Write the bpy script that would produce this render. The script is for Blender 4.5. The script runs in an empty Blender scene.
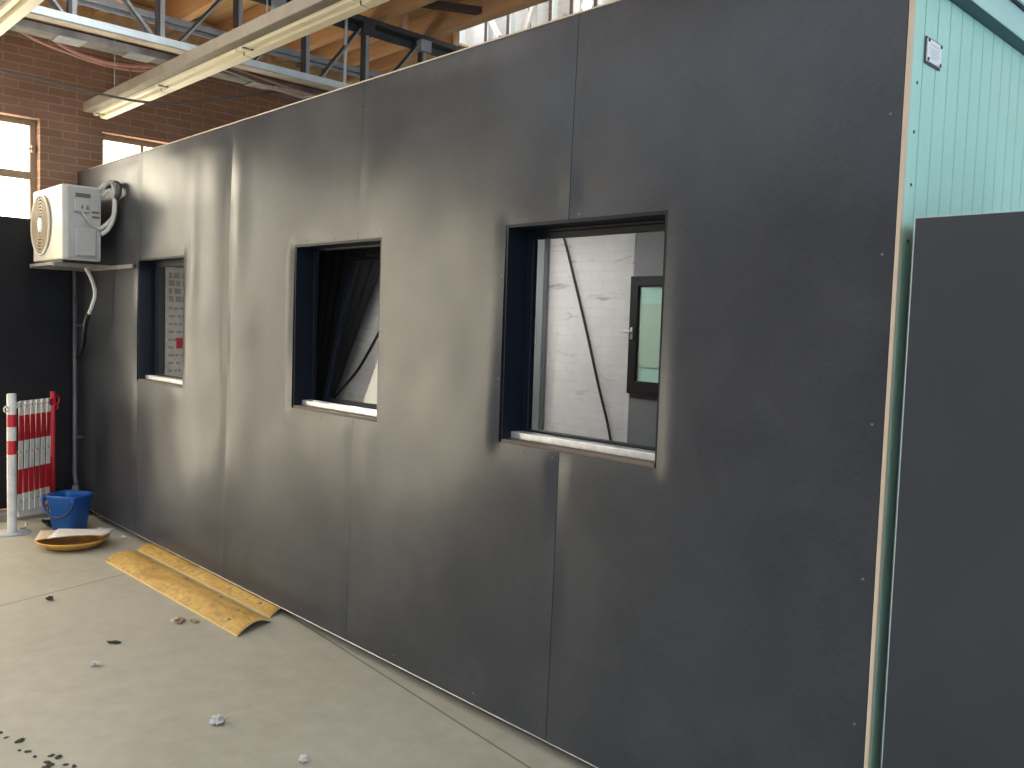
import bpy, bmesh, math, random
from mathutils import Vector, Matrix, noise
random.seed(7)
SC = bpy.context.scene
COL = SC.collection
PI = math.pi

# ------------------------------------------------------------------ materials
def mat(name, color=(.5, .5, .5), rough=.6, metal=0., spec=.5):
    m = bpy.data.materials.new(name); m.use_nodes = True
    b = m.node_tree.nodes['Principled BSDF']
    b.inputs['Base Color'].default_value = (*color, 1)
    b.inputs['Roughness'].default_value = rough
    b.inputs['Metallic'].default_value = metal
    b.inputs['Specular IOR Level'].default_value = spec
    return m
def N(m, t, **kw):
    n = m.node_tree.nodes.new(t)
    for k, v in kw.items(): setattr(n, k, v)
    return n
def L(m, a, b): m.node_tree.links.new(a, b)
def bsdf(m): return m.node_tree.nodes['Principled BSDF']
def coord(m, scale=(1, 1, 1), rot=(0, 0, 0)):
    tc = N(m, 'ShaderNodeTexCoord'); mp = N(m, 'ShaderNodeMapping')
    mp.inputs['Scale'].default_value = scale; mp.inputs['Rotation'].default_value = rot
    L(m, tc.outputs['Object'], mp.inputs['Vector']); return mp.outputs['Vector']
def noise_tex(m, vec, scale, detail=5, rough=.55, dist=0.):
    n = N(m, 'ShaderNodeTexNoise'); n.inputs['Scale'].default_value = scale
    n.inputs['Detail'].default_value = detail; n.inputs['Roughness'].default_value = rough
    n.inputs['Distortion'].default_value = dist
    L(m, vec, n.inputs['Vector']); return n.outputs['Fac']
def ramp(m, fac, stops):
    r = N(m, 'ShaderNodeValToRGB'); e = r.color_ramp.elements
    while len(e) < len(stops): e.new(.5)
    for el, (p, c) in zip(e, stops):
        el.position = p; el.color = (*c, 1) if len(c) == 3 else c
    L(m, fac, r.inputs['Fac']); return r.outputs['Color']
def mix(m, fac, a, b, mode='MIX'):
    x = N(m, 'ShaderNodeMix', data_type='RGBA', blend_type=mode)
    for s, v in ((x.inputs[0], fac), (x.inputs[6], a), (x.inputs[7], b)):
        if hasattr(v, 'is_linked') or isinstance(v, bpy.types.NodeSocket): L(m, v, s)
        elif isinstance(v, tuple): s.default_value = (*v, 1)
        else: s.default_value = v
    return x.outputs[2]
def bump(m, h, strength=.3, dist=.01):
    b = N(m, 'ShaderNodeBump'); b.inputs['Strength'].default_value = strength
    b.inputs['Distance'].default_value = dist
    L(m, h, b.inputs['Height']); L(m, b.outputs['Normal'], bsdf(m).inputs['Normal'])
def noisy(name, c0, c1, scale=6, rough=.6, metal=0, sc=(1, 1, 1), lo=.35, hi=.65, bm=0, detail=5, spec=.5):
    m = mat(name, c0, rough, metal, spec)
    f = noise_tex(m, coord(m, sc), scale, detail)
    L(m, ramp(m, f, [(lo, c0), (hi, c1)]), bsdf(m).inputs['Base Color'])
    if bm: bump(m, f, bm)
    return m
def emit(name, color, strength):
    m = bpy.data.materials.new(name); m.use_nodes = True
    nt = m.node_tree; nt.nodes.clear()
    e = nt.nodes.new('ShaderNodeEmission'); o = nt.nodes.new('ShaderNodeOutputMaterial')
    e.inputs[0].default_value = (*color, 1); e.inputs[1].default_value = strength
    nt.links.new(e.outputs[0], o.inputs[0]); return m

# dark film-faced cladding boards: satin sheen, faint horizontal brush and smudges
M_clad = mat('dark_film_board', (.03, .033, .037), .33, spec=.42)
v = coord(M_clad); vs = coord(M_clad, (.6, 1, 12))
sm = noise_tex(M_clad, v, 1.7, 2, .5, .3); fine = noise_tex(M_clad, vs, 14, 2, .6)
cl = mix(M_clad, .35, ramp(M_clad, sm, [(.3, (.027, .031, .040)), (.7, (.050, .053, .062))]), ramp(M_clad, noise_tex(M_clad, v, 4.3, 4, .6, .8), [(.3, (.018, .021, .028)), (.7, (.066, .069, .078))]))
cl = mix(M_clad, .25, cl, ramp(M_clad, noise_tex(M_clad, coord(M_clad, (1, 1, 5)), 60, 3, .6), [(.3, (.012, .014, .018)), (.7, (.075, .078, .086))]))
L(M_clad, cl, bsdf(M_clad).inputs['Base Color'])
a = N(M_clad, 'ShaderNodeMath', operation='MULTIPLY_ADD'); a.inputs[1].default_value = .20; a.inputs[2].default_value = .225
L(M_clad, sm, a.inputs[0])
a2 = N(M_clad, 'ShaderNodeMath', operation='MULTIPLY_ADD'); a2.inputs[1].default_value = .015
L(M_clad, fine, a2.inputs[0]); L(M_clad, a.outputs[0], a2.inputs[2]); L(M_clad, a2.outputs[0], bsdf(M_clad).inputs['Roughness'])

M_floor = mat('concrete', (.4, .38, .33), .62)
v = coord(M_floor)
f1 = noise_tex(M_floor, v, .9, 7, .6, .4); f2 = noise_tex(M_floor, coord(M_floor, (1, 1, 1)), 9, 6, .65); f3 = noise_tex(M_floor, v, 70, 3)
c = ramp(M_floor, f1, [(.3, (.31, .28, .215)), (.7, (.41, .375, .295))])
c = mix(M_floor, .5, c, ramp(M_floor, f2, [(.3, (.29, .265, .21)), (.7, (.43, .395, .32))]))
# saw-cut joints and paint flecks, fixed to the slab
def line_mask(m, px, py, dx, dy, w, wob):
    """thin line through (px,py) with normal (dx,dy)"""
    tc = N(m, 'ShaderNodeTexCoord'); d = N(m, 'ShaderNodeVectorMath', operation='DOT_PRODUCT')
    s = N(m, 'ShaderNodeVectorMath', operation='SUBTRACT'); s.inputs[1].default_value = (px, py, 0)
    L(m, tc.outputs['Object'], s.inputs[0]); L(m, s.outputs[0], d.inputs[0]); d.inputs[1].default_value = (dx, dy, 0)
    ab = N(m, 'ShaderNodeMath', operation='ABSOLUTE'); L(m, d.outputs['Value'], ab.inputs[0])
    lt = N(m, 'ShaderNodeMapRange'); lt.inputs['From Min'].default_value = w * .4; lt.inputs['From Max'].default_value = w
    lt.inputs['To Min'].default_value = 1; lt.inputs['To Max'].default_value = 0
    L(m, ab.outputs[0], lt.inputs['Value']); return lt.outputs[0]
k1 = line_mask(M_floor, -5.42, -.65, .96, .28, .006, 0)
k2 = line_mask(M_floor, -3.2, -.06, .08, 1, .006, 0)
c = mix(M_floor, k1, c, (.12, .11, .09)); c = mix(M_floor, k2, c, (.13, .12, .10))
L(M_floor, c, bsdf(M_floor).inputs['Base Color'])
r_ = N(M_floor, 'ShaderNodeMapRange'); r_.inputs['To Min'].default_value = .5; r_.inputs['To Max'].default_value = .8
L(M_floor, f2, r_.inputs['Value']); L(M_floor, r_.outputs[0], bsdf(M_floor).inputs['Roughness'])
bump(M_floor, f3, .12, .003)

def brick(name, c1, c2, mortar, axis, bw=.21, bh=.065, patch=None, rough=.85, mort=.012):
    m = mat(name, c1, rough, spec=.25)
    tc = N(m, 'ShaderNodeTexCoord'); sp = N(m, 'ShaderNodeSeparateXYZ'); cb = N(m, 'ShaderNodeCombineXYZ')
    L(m, tc.outputs['Object'], sp.inputs[0])
    L(m, sp.outputs['Y' if axis == 'x' else 'X'], cb.inputs[0]); L(m, sp.outputs['Z'], cb.inputs[1])
    b = N(m, 'ShaderNodeTexBrick'); b.inputs['Scale'].default_value = 1
    b.inputs['Brick Width'].default_value = bw; b.inputs['Row Height'].default_value = bh
    b.inputs['Mortar Size'].default_value = mort * .5; b.inputs['Mortar Smooth'].default_value = .4
    b.inputs['Color1'].default_value = (*c1, 1); b.inputs['Color2'].default_value = (*c2, 1); b.inputs['Mortar'].default_value = (*mortar, 1)
    L(m, cb.outputs[0], b.inputs['Vector'])
    f = noise_tex(m, tc.outputs['Object'], 3.5, 6, .65)
    col = mix(m, ramp(m, f, [(.35, (0, 0, 0)), (.7, (.55, .55, .55))]), b.outputs['Color'], patch or (c1[0] * .6, c1[1] * .6, c1[2] * .6))
    L(m, col, bsdf(m).inputs['Base Color'])
    bump(m, b.outputs['Fac'], -.35, .008)
    return m
M_brick = brick('red_brown_brick', (.36, .215, .145), (.29, .165, .11), (.42, .30, .22), 'x')
M_brick_y = brick('red_brown_brick_front', (.23, .115, .075), (.18, .085, .058), (.27, .19, .145), 'y')
M_white = brick('whitewashed_brick', (.62, .615, .60), (.60, .595, .58), (.57, .565, .55), 'y', patch=(.44, .435, .42))
nt = M_white
# stretched dark scuffs of worn whitewash
sc_ = noise_tex(M_white, coord(M_white, (1.2, 1, 6)), 2.2, 8, .7, .5)
src = bsdf(M_white).inputs['Base Color'].links[0].from_socket
L(M_white, mix(M_white, ramp(M_white, sc_, [(.58, (0, 0, 0)), (.68, (.75, .75, .75))]), src, (.2, .2, .19)), bsdf(M_white).inputs['Base Color'])

def wood(name, c0, c1, axis='x', rough=.7, scale=3):
    s = {'x': (.25, 4, 4), 'y': (4, .25, 4), 'z': (4, 4, .25)}[axis]
    m = mat(name, c0, rough, spec=.3)
    f = noise_tex(m, coord(m, s), scale, 7, .6, .6)
    L(m, ramp(m, f, [(.3, c0), (.7, c1)]), bsdf(m).inputs['Base Color'])
    bump(m, f, .15, .004); return m
M_deck = wood('roof_deck_boards', (.52, .34, .16), (.74, .52, .28), 'x')
M_purlin = wood('purlin_timber', (.56, .32, .17), (.76, .48, .27), 'x')
M_osb = noisy('pale_roof_board', (.42, .28, .16), (.55, .40, .25), 14, .8)
M_darkwood = wood('dark_stained_timber', (.06, .035, .03), (.09, .055, .045), 'x')
M_ply = wood('plywood_edge', (.55, .44, .32), (.68, .57, .44), 'z', .75, 5)
M_steel = noisy('grey_painted_steel', (.30, .32, .34), (.38, .40, .42), 8, .6)
M_dksteel = noisy('dark_steel', (.055, .055, .06), (.085, .085, .09), 8, .5, .3)
M_galv = noisy('galvanised_pale_steel', (.66, .78, .84), (.74, .84, .88), 25, .5)
M_tray = noisy('dull_tray_steel', (.15, .145, .14), (.26, .25, .24), 7, .75, spec=.2)
M_chord = noisy('cream_steel', (.55, .49, .42), (.66, .59, .5), 6, .6)
M_black = noisy('black_panel_paint', (.006, .006, .008), (.011, .0105, .013), 2.5, .6, spec=.25)
M_frame = mat('window_frame_black', (.006, .009, .016), .5, spec=.25)
M_alu = noisy('bare_aluminium', (.55, .55, .55), (.72, .72, .72), 20, .35, .5, (1, 1, 1))
M_mint = noisy('mint_paint', (.40, .68, .58), (.45, .72, .62), 3, .42)
M_mintd = mat('mint_groove', (.055, .15, .135), .6)
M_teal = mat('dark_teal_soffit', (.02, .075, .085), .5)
M_mintl = noisy('pale_mint_fascia', (.42, .66, .61), (.48, .70, .66), 4, .4)
M_cab = noisy('dark_grey_laminate', (.032, .037, .044), (.040, .046, .054), 1.4, .42)
M_edge = mat('pale_edge_band', (.55, .6, .6), .5)
M_cream = noisy('cream_enamel', (.82, .74, .55), (.86, .79, .62), 5, .45)
M_lampgrey = noisy('aged_grey_enamel', (.20, .175, .135), (.25, .215, .17), 9, .6)
M_acwhite = noisy('ivory_enamel', (.60, .58, .50), (.66, .64, .56), 6, .4)
M_acgrey = noisy('grey_ac_plastic', (.36, .36, .34), (.42, .42, .40), 9, .55)
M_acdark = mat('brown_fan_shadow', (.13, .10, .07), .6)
M_acring = mat('tan_fan_guard', (.42, .34, .24), .5)
M_hose = noisy('grey_white_insulation', (.50, .49, .44), (.60, .59, .54), 20, .7)
M_black_rub = mat('black_rubber', (.012, .012, .013), .55)
M_wh = noisy('white_paint_worn', (.60, .58, .53), (.72, .70, .66), 18, .5)
M_red = noisy('red_paint', (.42, .012, .02), (.50, .02, .03), 12, .42)
M_blue = noisy('blue_bucket_plastic', (.004, .075, .30), (.007, .10, .36), 6, .4)
M_bluedk = mat('dark_blue_plastic', (.008, .03, .12), .45)
M_yel = mat('yellow_worn_wood', (.5, .3, .04), .55)
vv = coord(M_yel, (.8, 3, 3)); f = noise_tex(M_yel, vv, 5, 8, .7, .5); f2_ = noise_tex(M_yel, coord(M_yel), 26, 5, .7)
cc = ramp(M_yel, f, [(.30, (.22, .125, .035)), (.47, (.50, .285, .065)), (.72, (.66, .44, .13))])
cc = mix(M_yel, ramp(M_yel, f2_, [(.50, (0, 0, 0)), (.66, (.85, .85, .85))]), cc, (.27, .17, .07))
L(M_yel, cc, bsdf(M_yel).inputs['Base Color']); bump(M_yel, f2_, .15, .003)
M_yeled = mat('pale_board_edge', (.72, .54, .22), .6)
M_orange = noisy('amber_plastic', (.55, .27, .04), (.68, .38, .08), 10, .45)
M_paper = noisy('grimy_paper', (.50, .47, .43), (.62, .59, .55), 14, .85)
M_card = noisy('brown_card', (.42, .30, .2), (.52, .40, .28), 14, .85)
M_dirt = mat('dark_dirt', (.03, .034, .022), .9)
M_leaf = noisy('dry_leaf', (.22, .15, .08), (.34, .25, .15), 30, .8)
M_int = mat('dark_interior_paint', (.05, .052, .055), .7)
M_intgrey = noisy('grey_interior_paint', (.14, .155, .16), (.17, .185, .19), 2, .6)
M_standin = noisy('dark_reflection_standin', (.004, .0045, .006), (.007, .0075, .009), 8, .9, spec=.1)
M_pink = noisy('pink_cable_sheath', (.50, .26, .22), (.58, .33, .28), 12, .6)
M_palecable = mat('pale_cable', (.5, .45, .38), .6)
M_greycable = mat('grey_brown_cable', (.14, .12, .11), .6)
M_screw = mat('screw_zinc', (.16, .16, .165), .5, .2)
M_plate = mat('white_sign_plate', (.82, .82, .84), .35)
M_pinkink = mat('faded_red_ink', (.72, .62, .62), .6)
M_greyink = mat('faded_grey_ink', (.55, .57, .60), .6)
M_sill = wood('brown_sill_edge', (.13, .10, .075), (.19, .15, .115), 'x')
M_brk = noisy('dull_bracket_steel', (.16, .145, .125), (.22, .2, .175), 8, .6)
M_bark = mat('dark_print', (.16, .13, .11), .7)
M_print = mat('faded_print', (.34, .30, .27), .8)
M_palegreen = mat('pale_green_board', (.42, .60, .46), .6)

def glass(name, boost=1.0, tint=(1, 1, 1)):
    m = bpy.data.materials.new(name); m.use_nodes = True
    nt = m.node_tree; nt.nodes.clear()
    o = nt.nodes.new('ShaderNodeOutputMaterial'); t = nt.nodes.new('ShaderNodeBsdfTransparent')
    g = nt.nodes.new('ShaderNodeBsdfGlossy'); x = nt.nodes.new('ShaderNodeMixShader'); f = nt.nodes.new('ShaderNodeFresnel')
    t.inputs[0].default_value = (*tint, 1)
    g.inputs['Roughness'].default_value = .02; f.inputs[0].default_value = 1.5 * boost
    ge = nt.nodes.new('ShaderNodeNewGeometry'); inv = nt.nodes.new('ShaderNodeMath'); inv.operation = 'SUBTRACT'; inv.inputs[0].default_value = 1
    mu = nt.nodes.new('ShaderNodeMath'); mu.operation = 'MULTIPLY'      # the pane mirrors on its outer faces only
    nt.links.new(ge.outputs['Backfacing'], inv.inputs[1]); nt.links.new(inv.outputs[0], mu.inputs[0]); nt.links.new(f.outputs[0], mu.inputs[1])
    nt.links.new(mu.outputs[0], x.inputs[0]); nt.links.new(t.outputs[0], x.inputs[1]); nt.links.new(g.outputs[0], x.inputs[2])
    nt.links.new(x.outputs[0], o.inputs[0]); return m
M_glass = glass('window_glass')
M_day = emit('daylit_frosted_pane', (1., .89, .66), 8)
M_dayhot = emit('daylit_sunny_pane', (1., .91, .70), 8.5)
M_daylow = emit('daylit_lower_pane', (1., .89, .66), 8)
M_sky = emit('daylit_rooflight', (.92, .97, 1.), 7)
M_fill2 = emit('added_floor_fill', (.97, .98, 1.), 1.7)  # this and the next two: glow of the added fill panels overhead
M_fill3 = emit('added_truss_fill', (.95, .98, 1.), 16)
M_fill = emit('added_cool_fill', (.68, .84, 1.), 3.4)
M_roomfill = emit('added_light_diffuser', (1., .99, .97), 36)
M_roomfill2 = emit('bright_added_light_diffuser', (1., .97, .90), 62)
M_glow = emit('bright_lamp_lens', (1., .97, .9), 8)

# ------------------------------------------------------------------ geometry helpers
class MB:
    def __init__(s): s.bm = bmesh.new(); s.mats = []
    def mi(s, m):
        if m is None: return 0
        if m not in s.mats: s.mats.append(m)
        return s.mats.index(m)
    def box(s, x0, x1, y0, y1, z0, z1, m=None, M=None, bev=0):
        r = bmesh.ops.create_cube(s.bm, size=1)
        vs = r['verts']
        for v in vs:
            v.co = Vector((x0 if v.co.x < 0 else x1, y0 if v.co.y < 0 else y1, z0 if v.co.z < 0 else z1))
        fs = set(f for v in vs for f in v.link_faces)
        if bev:
            es = set(e for v in vs for e in v.link_edges)
            rb = bmesh.ops.bevel(s.bm, geom=list(es), offset=bev, segments=2, affect='EDGES', profile=.5)
            fs = set(rb['faces']) | {f for f in fs if f.is_valid}
            vs = list({v for f in fs for v in f.verts})
        if M is not None:
            for v in vs: v.co = M @ v.co
        i = s.mi(m)
        for f in fs: f.material_index = i
        return s
    def tube(s, pts, r, m=None, n=8, caps=True, smooth=True):
        pts = [Vector(p) for p in pts]; rings = []; i = s.mi(m); up = None
        for k, p in enumerate(pts):
            t = (pts[min(k + 1, len(pts) - 1)] - pts[max(k - 1, 0)]).normalized()
            if up is None: up = Vector((0, 0, 1)) if abs(t.z) < .9 else Vector((1, 0, 0))
            a = t.cross(up).normalized(); b = a.cross(t).normalized(); up = b
            rr = r[k] if isinstance(r, (list, tuple)) else r
            rings.append([s.bm.verts.new(p + a * (rr * math.cos(2 * PI * j / n)) + b * (rr * math.sin(2 * PI * j / n))) for j in range(n)])
        for A, B in zip(rings, rings[1:]):
            for j in range(n):
                f = s.bm.faces.new((A[j], A[(j + 1) % n], B[(j + 1) % n], B[j])); f.material_index = i; f.smooth = smooth
        if caps:
            for R in (rings[0], rings[-1][::-1]):
                f = s.bm.faces.new(R); f.material_index = i
        return s
    def ring(s, c, axis, R, r, m=None, n=40, k=6):
        c = Vector(c); ax = Vector(axis).normalized(); u = ax.orthogonal().normalized(); w = ax.cross(u); i = s.mi(m)
        vs = [[s.bm.verts.new(c + (u * math.cos(2 * PI * a / n) + w * math.sin(2 * PI * a / n)) * (R + r * math.cos(2 * PI * b / k)) + ax * (r * math.sin(2 * PI * b / k))) for b in range(k)] for a in range(n)]
        for a in range(n):
            for b in range(k):
                f = s.bm.faces.new((vs[a][b], vs[(a + 1) % n][b], vs[(a + 1) % n][(b + 1) % k], vs[a][(b + 1) % k])); f.material_index = i; f.smooth = True
        return s
    def lathe(s, c, prof, m=None, n=32, axis='z', smooth=True):
        c = Vector(c); i = s.mi(m); rings = []
        def P(r, h, a):
            if axis == 'z': return c + Vector((r * math.cos(a), r * math.sin(a), h))
            return c + Vector((r * math.cos(a), -h, r * math.sin(a)))   # axis -y
        for r, h in prof: rings.append([s.bm.verts.new(P(r, h, 2 * PI * j / n)) for j in range(n)])
        for A, B in zip(rings, rings[1:]):
            for j in range(n):
                f = s.bm.faces.new((A[j], A[(j + 1) % n], B[(j + 1) % n], B[j])); f.material_index = i; f.smooth = smooth
        for R in (rings[0][::-1], rings[-1]):
            if (R[0].co - R[1].co).length > 1e-5:
                f = s.bm.faces.new(R); f.material_index = i
        return s
    def prism(s, poly, y0, y1, m=None, axis='y'):
        i = s.mi(m)
        def V(a, b, t): return {'y': (a, t, b), 'x': (t, a, b), 'z': (a, b, t)}[axis]
        A = [s.bm.verts.new(V(a, b, y0)) for a, b in poly]; B = [s.bm.verts.new(V(a, b, y1)) for a, b in poly]
        n = len(poly)
        for k in range(n):
            f = s.bm.faces.new((A[k], A[(k + 1) % n], B[(k + 1) % n], B[k])); f.material_index = i
        for R in (A[::-1], B):
            f = s.bm.faces.new(R); f.material_index = i
        return s
    def bar(s, p, q, w, h, m=None, side=Vector((1, 0, 0))):
        """rectangular bar from p to q, width w along `side`, h across"""
        p = Vector(p); q = Vector(q); t = (q - p).normalized(); a = (side - t * side.dot(t)).normalized(); b = t.cross(a); i = s.mi(m)
        R = [[s.bm.verts.new(e + a * (w / 2 * sx) + b * (h / 2 * sy)) for sx, sy in ((-1, -1), (1, -1), (1, 1), (-1, 1))] for e in (p, q)]
        for k in range(4):
            f = s.bm.faces.new((R[0][k], R[0][(k + 1) % 4], R[1][(k + 1) % 4], R[1][k])); f.material_index = i
        for r in (R[0][::-1], R[1]):
            f = s.bm.faces.new(r); f.material_index = i
        return s
    def obj(s, name, m=None, parent=None, kind=None):
        me = bpy.data.meshes.new(name)
        bmesh.ops.recalc_face_normals(s.bm, faces=s.bm.faces)
        s.bm.to_mesh(me); s.bm.free()
        ms = list(s.mats)
        if m is not None and not ms: ms = [m]
        for x in ms: me.materials.append(x)
        o = bpy.data.objects.new(name, me); COL.objects.link(o)
        if parent is not None: attach(o, parent)
        if kind: o['kind'] = kind
        return o
def attach(o, p):
    o.parent = p
    # meshes are modelled in place: undo the location of the empty, a mesh parent already stands at the origin
    o.matrix_parent_inverse = Matrix.Translation(-p.location) if p.type == 'EMPTY' else Matrix.Identity(4)
def tag(o, label, cat, group=None):
    o['label'] = label; o['category'] = cat
    if group: o['group'] = group
    return o
def thing(name, loc, label, cat, group=None):
    o = bpy.data.objects.new(name, None); o.empty_display_size = .1; COL.objects.link(o); o.location = loc
    return tag(o, label, cat, group)
def B(*a, **k): return MB().box(*a, **k)

# ------------------------------------------------------------------ the hall
XB = -7.65          # brick gable wall
def wall_with_holes(name, m, y0, y1, z0, z1, holes, x0, x1):
    """brick wall in the plane x = const with rectangular openings (y0,y1,z0,z1)"""
    mb = MB()
    ys = sorted({y0, y1, *[h[0] for h in holes], *[h[1] for h in holes]}); zs = sorted({z0, z1, *[h[2] for h in holes], *[h[3] for h in holes]})
    def solid(a, b, c, d):
        return not any(h[0] <= a and b <= h[1] and h[2] <= c and d <= h[3] for h in holes)
    g = {}
    def V(x, y, z):
        k = (x, y, z)
        if k not in g: g[k] = mb.bm.verts.new(k)
        return g[k]
    for i in range(len(ys) - 1):
        for j in range(len(zs) - 1):
            if not solid(ys[i], ys[i + 1], zs[j], zs[j + 1]): continue
            for x in (x0, x1): mb.bm.faces.new([V(x, ys[i], zs[j]), V(x, ys[i + 1], zs[j]), V(x, ys[i + 1], zs[j + 1]), V(x, ys[i], zs[j + 1])])
    for h in holes:
        a, b, c, d = h
        for p, q in (((a, c), (b, c)), ((b, c), (b, d)), ((b, d), (a, d)), ((a, d), (a, c))):
            try: mb.bm.faces.new([V(x0, *p), V(x1, *p), V(x1, *q), V(x0, *q)])
            except Exception: pass
    return mb.obj(name, m, kind='structure')

HOLES = [(-1.38, -.27, .05, 3.115), (.195, 1.65, 1.55, 3.10), (-4.9, -2.4, .05, 3.115)]
wall_with_holes('wall_left', M_brick, -9, 5, 0, 5.4, HOLES, XB, XB - .3)
M_winframe = noisy('rusty_window_frame', (.30, .22, .15), (.40, .30, .2), 10, .6)
for i, (a, b, c, d) in enumerate(HOLES):
    fr = MB()
    x0, x1 = XB - .16, XB - .10
    t = .045
    fr.box(x0, x1, a, a + t, c, d, bev=.004).box(x0, x1, b - t, b, c, d, bev=.004).box(x0, x1, a + t, b - t, d - t, d).box(x0, x1, a + t, b - t, c, c + t)
    fr.box(x0 + .005, x1 - .005, a + t, b - t, 2.65, 2.71)
    if c < 1: fr.box(x0 + .005, x1 - .005, a + t, b - t, 1.45, 1.51)
    ym = a + .365 if i == 1 else (a + b) / 2
    fr.box(x0 + .005, x1 - .005, ym - .012, ym + .012, c + t, d - t)
    w = fr.obj('window_%d' % (i + 1), M_winframe, kind='structure')
    if c < 1: B(XB - .14, XB - .132, a + .02, b - .02, c + .02, 1.475).obj('glass_pane', M_daylow, w)
    B(XB - .14, XB - .132, a + .02, b - .02, max(c + .02, 1.485), d - .02).obj('glass_pane', M_dayhot if i == 0 else M_day, w)
    hd = B(XB - .10, XB - .07, b - .04, b - .015, 2.86, 2.92, bev=.004).tube([(XB - .075, b - .03, 2.89), (XB - .06, b - .07, 2.88)], .007)
    hd.obj('window_handle', M_winframe, w)
gb = MB()
for k in range(3): gb.box(XB + .001, XB + .022, -9, 3.6, 3.86 + k * .112, 3.968 + k * .112, bev=.003)
gb.obj('trim_5', M_deck, kind='structure')
B(XB + .001, XB + .018, -9, 3.6, 3.737, 3.858, bev=.003).obj('trim_4', M_darkwood, kind='structure')
B(XB - .0, XB + .02, -9, 2.0, 3.70, 3.735, bev=.004).obj('trim_1', M_brick, kind='structure')

MB().box(-8.2, 6, -9, 5, -.1, 0).obj('floor', M_floor, kind='structure')
# whitewashed side wall with the lantern above
wb = MB().box(-8.2, 6, 3.62, 3.8, 0, 5.6); wb.obj('wall_back', M_white, kind='structure')
MB().box(-8.2, 6, -9.2, -9, 0, 4.3).obj('wall_front', M_brick_y, kind='structure')
# roof deck, lantern glazing
ce = MB()
for k in range(-20, 6):    # boards 0.45 m wide laid side by side
    y = k * .45
    ce.box(-7.65, 3.5, y + .004, y + .446, 4.2, 4.225)
ce.box(-7.65, 3.5, -9, 2.65, 4.226, 4.25)
for k in range(4): MB().box(-6.4 + k * 2.3, -4.6 + k * 2.3, -3.3, -1.5, 4.17, 4.19).obj('window_%d' % (10 + k), M_fill2, kind='structure')  # unseen glowing panels added under the deck to light the floor
MB().box(-5.3, -4.1, -.95, -.38, 4.17, 4.19).obj('window_14', M_fill3, kind='structure')  # unseen panel added to brighten the truss faces
for k in range(5): MB().box(-7.2 + k * 2.1, -5.5 + k * 2.1, -6.6, -3.9, 4.17, 4.19).obj('window_%d' % (5 + k), M_fill, kind='structure')  # unseen cool panels added as fill for floor and cladding
ce.obj('ceiling', M_deck, kind='structure')
MB().box(-7.65, -6.35, 2.26, 3.0, 4.18, 4.2).obj('trim_2', M_osb, kind='structure')
MB().box(-7.65, 3.5, 2.2, 3.62, 5.55, 5.6).obj('window_4', M_sky, kind='structure')
MB().box(-6.35, 3.5, 2.65, 2.69, 4.2, 5.55).obj('trim_3', M_osb, kind='structure')
for i, y in enumerate([-2.55, -2.02, -1.49, -.96, -.43, .1, .63, 1.16, 1.69, 2.22]):
    p = MB().box(-7.64, 3.4, y, y + .075, 4.0, 4.195, bev=.004).obj('roof_purlin', M_purlin)
    names = ['farthest forward', 'second from the front', 'third from the front', 'fourth from the front', 'above the cream lamp in the top left corner', 'above the long fluorescent lamp', 'third back from the lantern beam pair', 'second back from the lantern beam pair', 'front one of the pair crossing above the dark truss chord', 'rear one of the pair, bordering the pale lantern wall']
    tag(p, 'brown timber roof beam, ' + names[i], 'roof beam', 'timber purlins under the roof deck')
for i, y in enumerate([1.955, 2.49]):
    p = MB().box(-7.64, -5.95, y, y + .06, 4.0, 4.195, bev=.004).obj('roof_purlin', M_purlin)
    tag(p, ['short orange-lit timber beam behind the truss, between the two long beams', 'short orange-lit timber beam behind the truss, nearest the pale lantern wall'][i], 'roof beam', 'timber purlins under the roof deck')
st = MB().bar((-5.55, 1.74, 4.06), (-5.3, 2.24, 4.06), .05, .06, side=Vector((0, 0, 1))).obj('roof_strut', M_darkwood)
tag(st, 'dark timber strut bridging the two roof beams', 'strut')

# lattice girder: steel truss in a plane across the hall
def truss(X, label, ya=-2.9, full=True):
    t = thing('roof_truss', (X, 0, 3.4), label, 'roof truss', 'steel roof trusses')
    m1 = MB().box(X - .05, X + .05, ya, 3.5, 3.443, 3.452).box(X + .042, X + .05, ya, 3.5, 3.405, 3.443)
    m1.obj('bottom_chord', M_galv, t)
    MB().box(X - .05, X + .04, ya, 3.5, 3.398, 3.442).obj('chord_packing', M_chord, t)
    MB().box(X - .06, X + .06, ya, 3.5, 3.96, 3.998).box(X - .06, X - .05, ya, 3.5, 3.90, 3.96).obj('top_chord', M_dksteel, t)
    vy = [-2.19, -1.64, -1.09, -.54, .009, .559, 1.10, 1.63, 2.195, 2.75, 3.3]
    for y in vy:
        m = MB().box(X - .022, X + .022, y - .025, y - .006, 3.452, 3.96, M_dksteel).box(X + .0, X + .03, y - .006, y + .022, 3.452, 3.96, M_steel)
        m.obj('web_post', None, t)
    for a, b in zip(vy[1:], vy[2:]):
        if abs(a - .009) < .01:
            pass
        p, q = ((X, a + .12, 3.45), (X, b - .02, 3.965)) if a > -.1 else ((X, b - .06, 3.45), (X, a + .02, 3.965))
        MB().bar((X - .01, p[1], p[2]), (X - .01, q[1], q[2]), .03, .014, M_dksteel).bar((X + .012, p[1] + .012, p[2]), (X + .012, q[1] + .012, q[2]), .03, .012, M_steel).obj('web_diagonal', None, t)
    for y in vy[3:]:
        MB().box(X - .008, X + .064, y - .055, y + .055, 3.87, 3.965, bev=.004).obj('gusset_plate', M_steel if y > 1.9 else M_dksteel, t)
    return t
truss(-6.0, 'grey steel lattice roof truss with pale lower chord above the dark cabin')
rl = MB().box(-6.29, -6.24, -2.9, 3.5, 3.655, 3.695).box(-6.29, -6.283, -2.9, 3.5, 3.63, 3.655).obj('steel_rail', M_steel)
tag(rl, 'thin grey steel rail running behind the truss posts at half height', 'rail')
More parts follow.
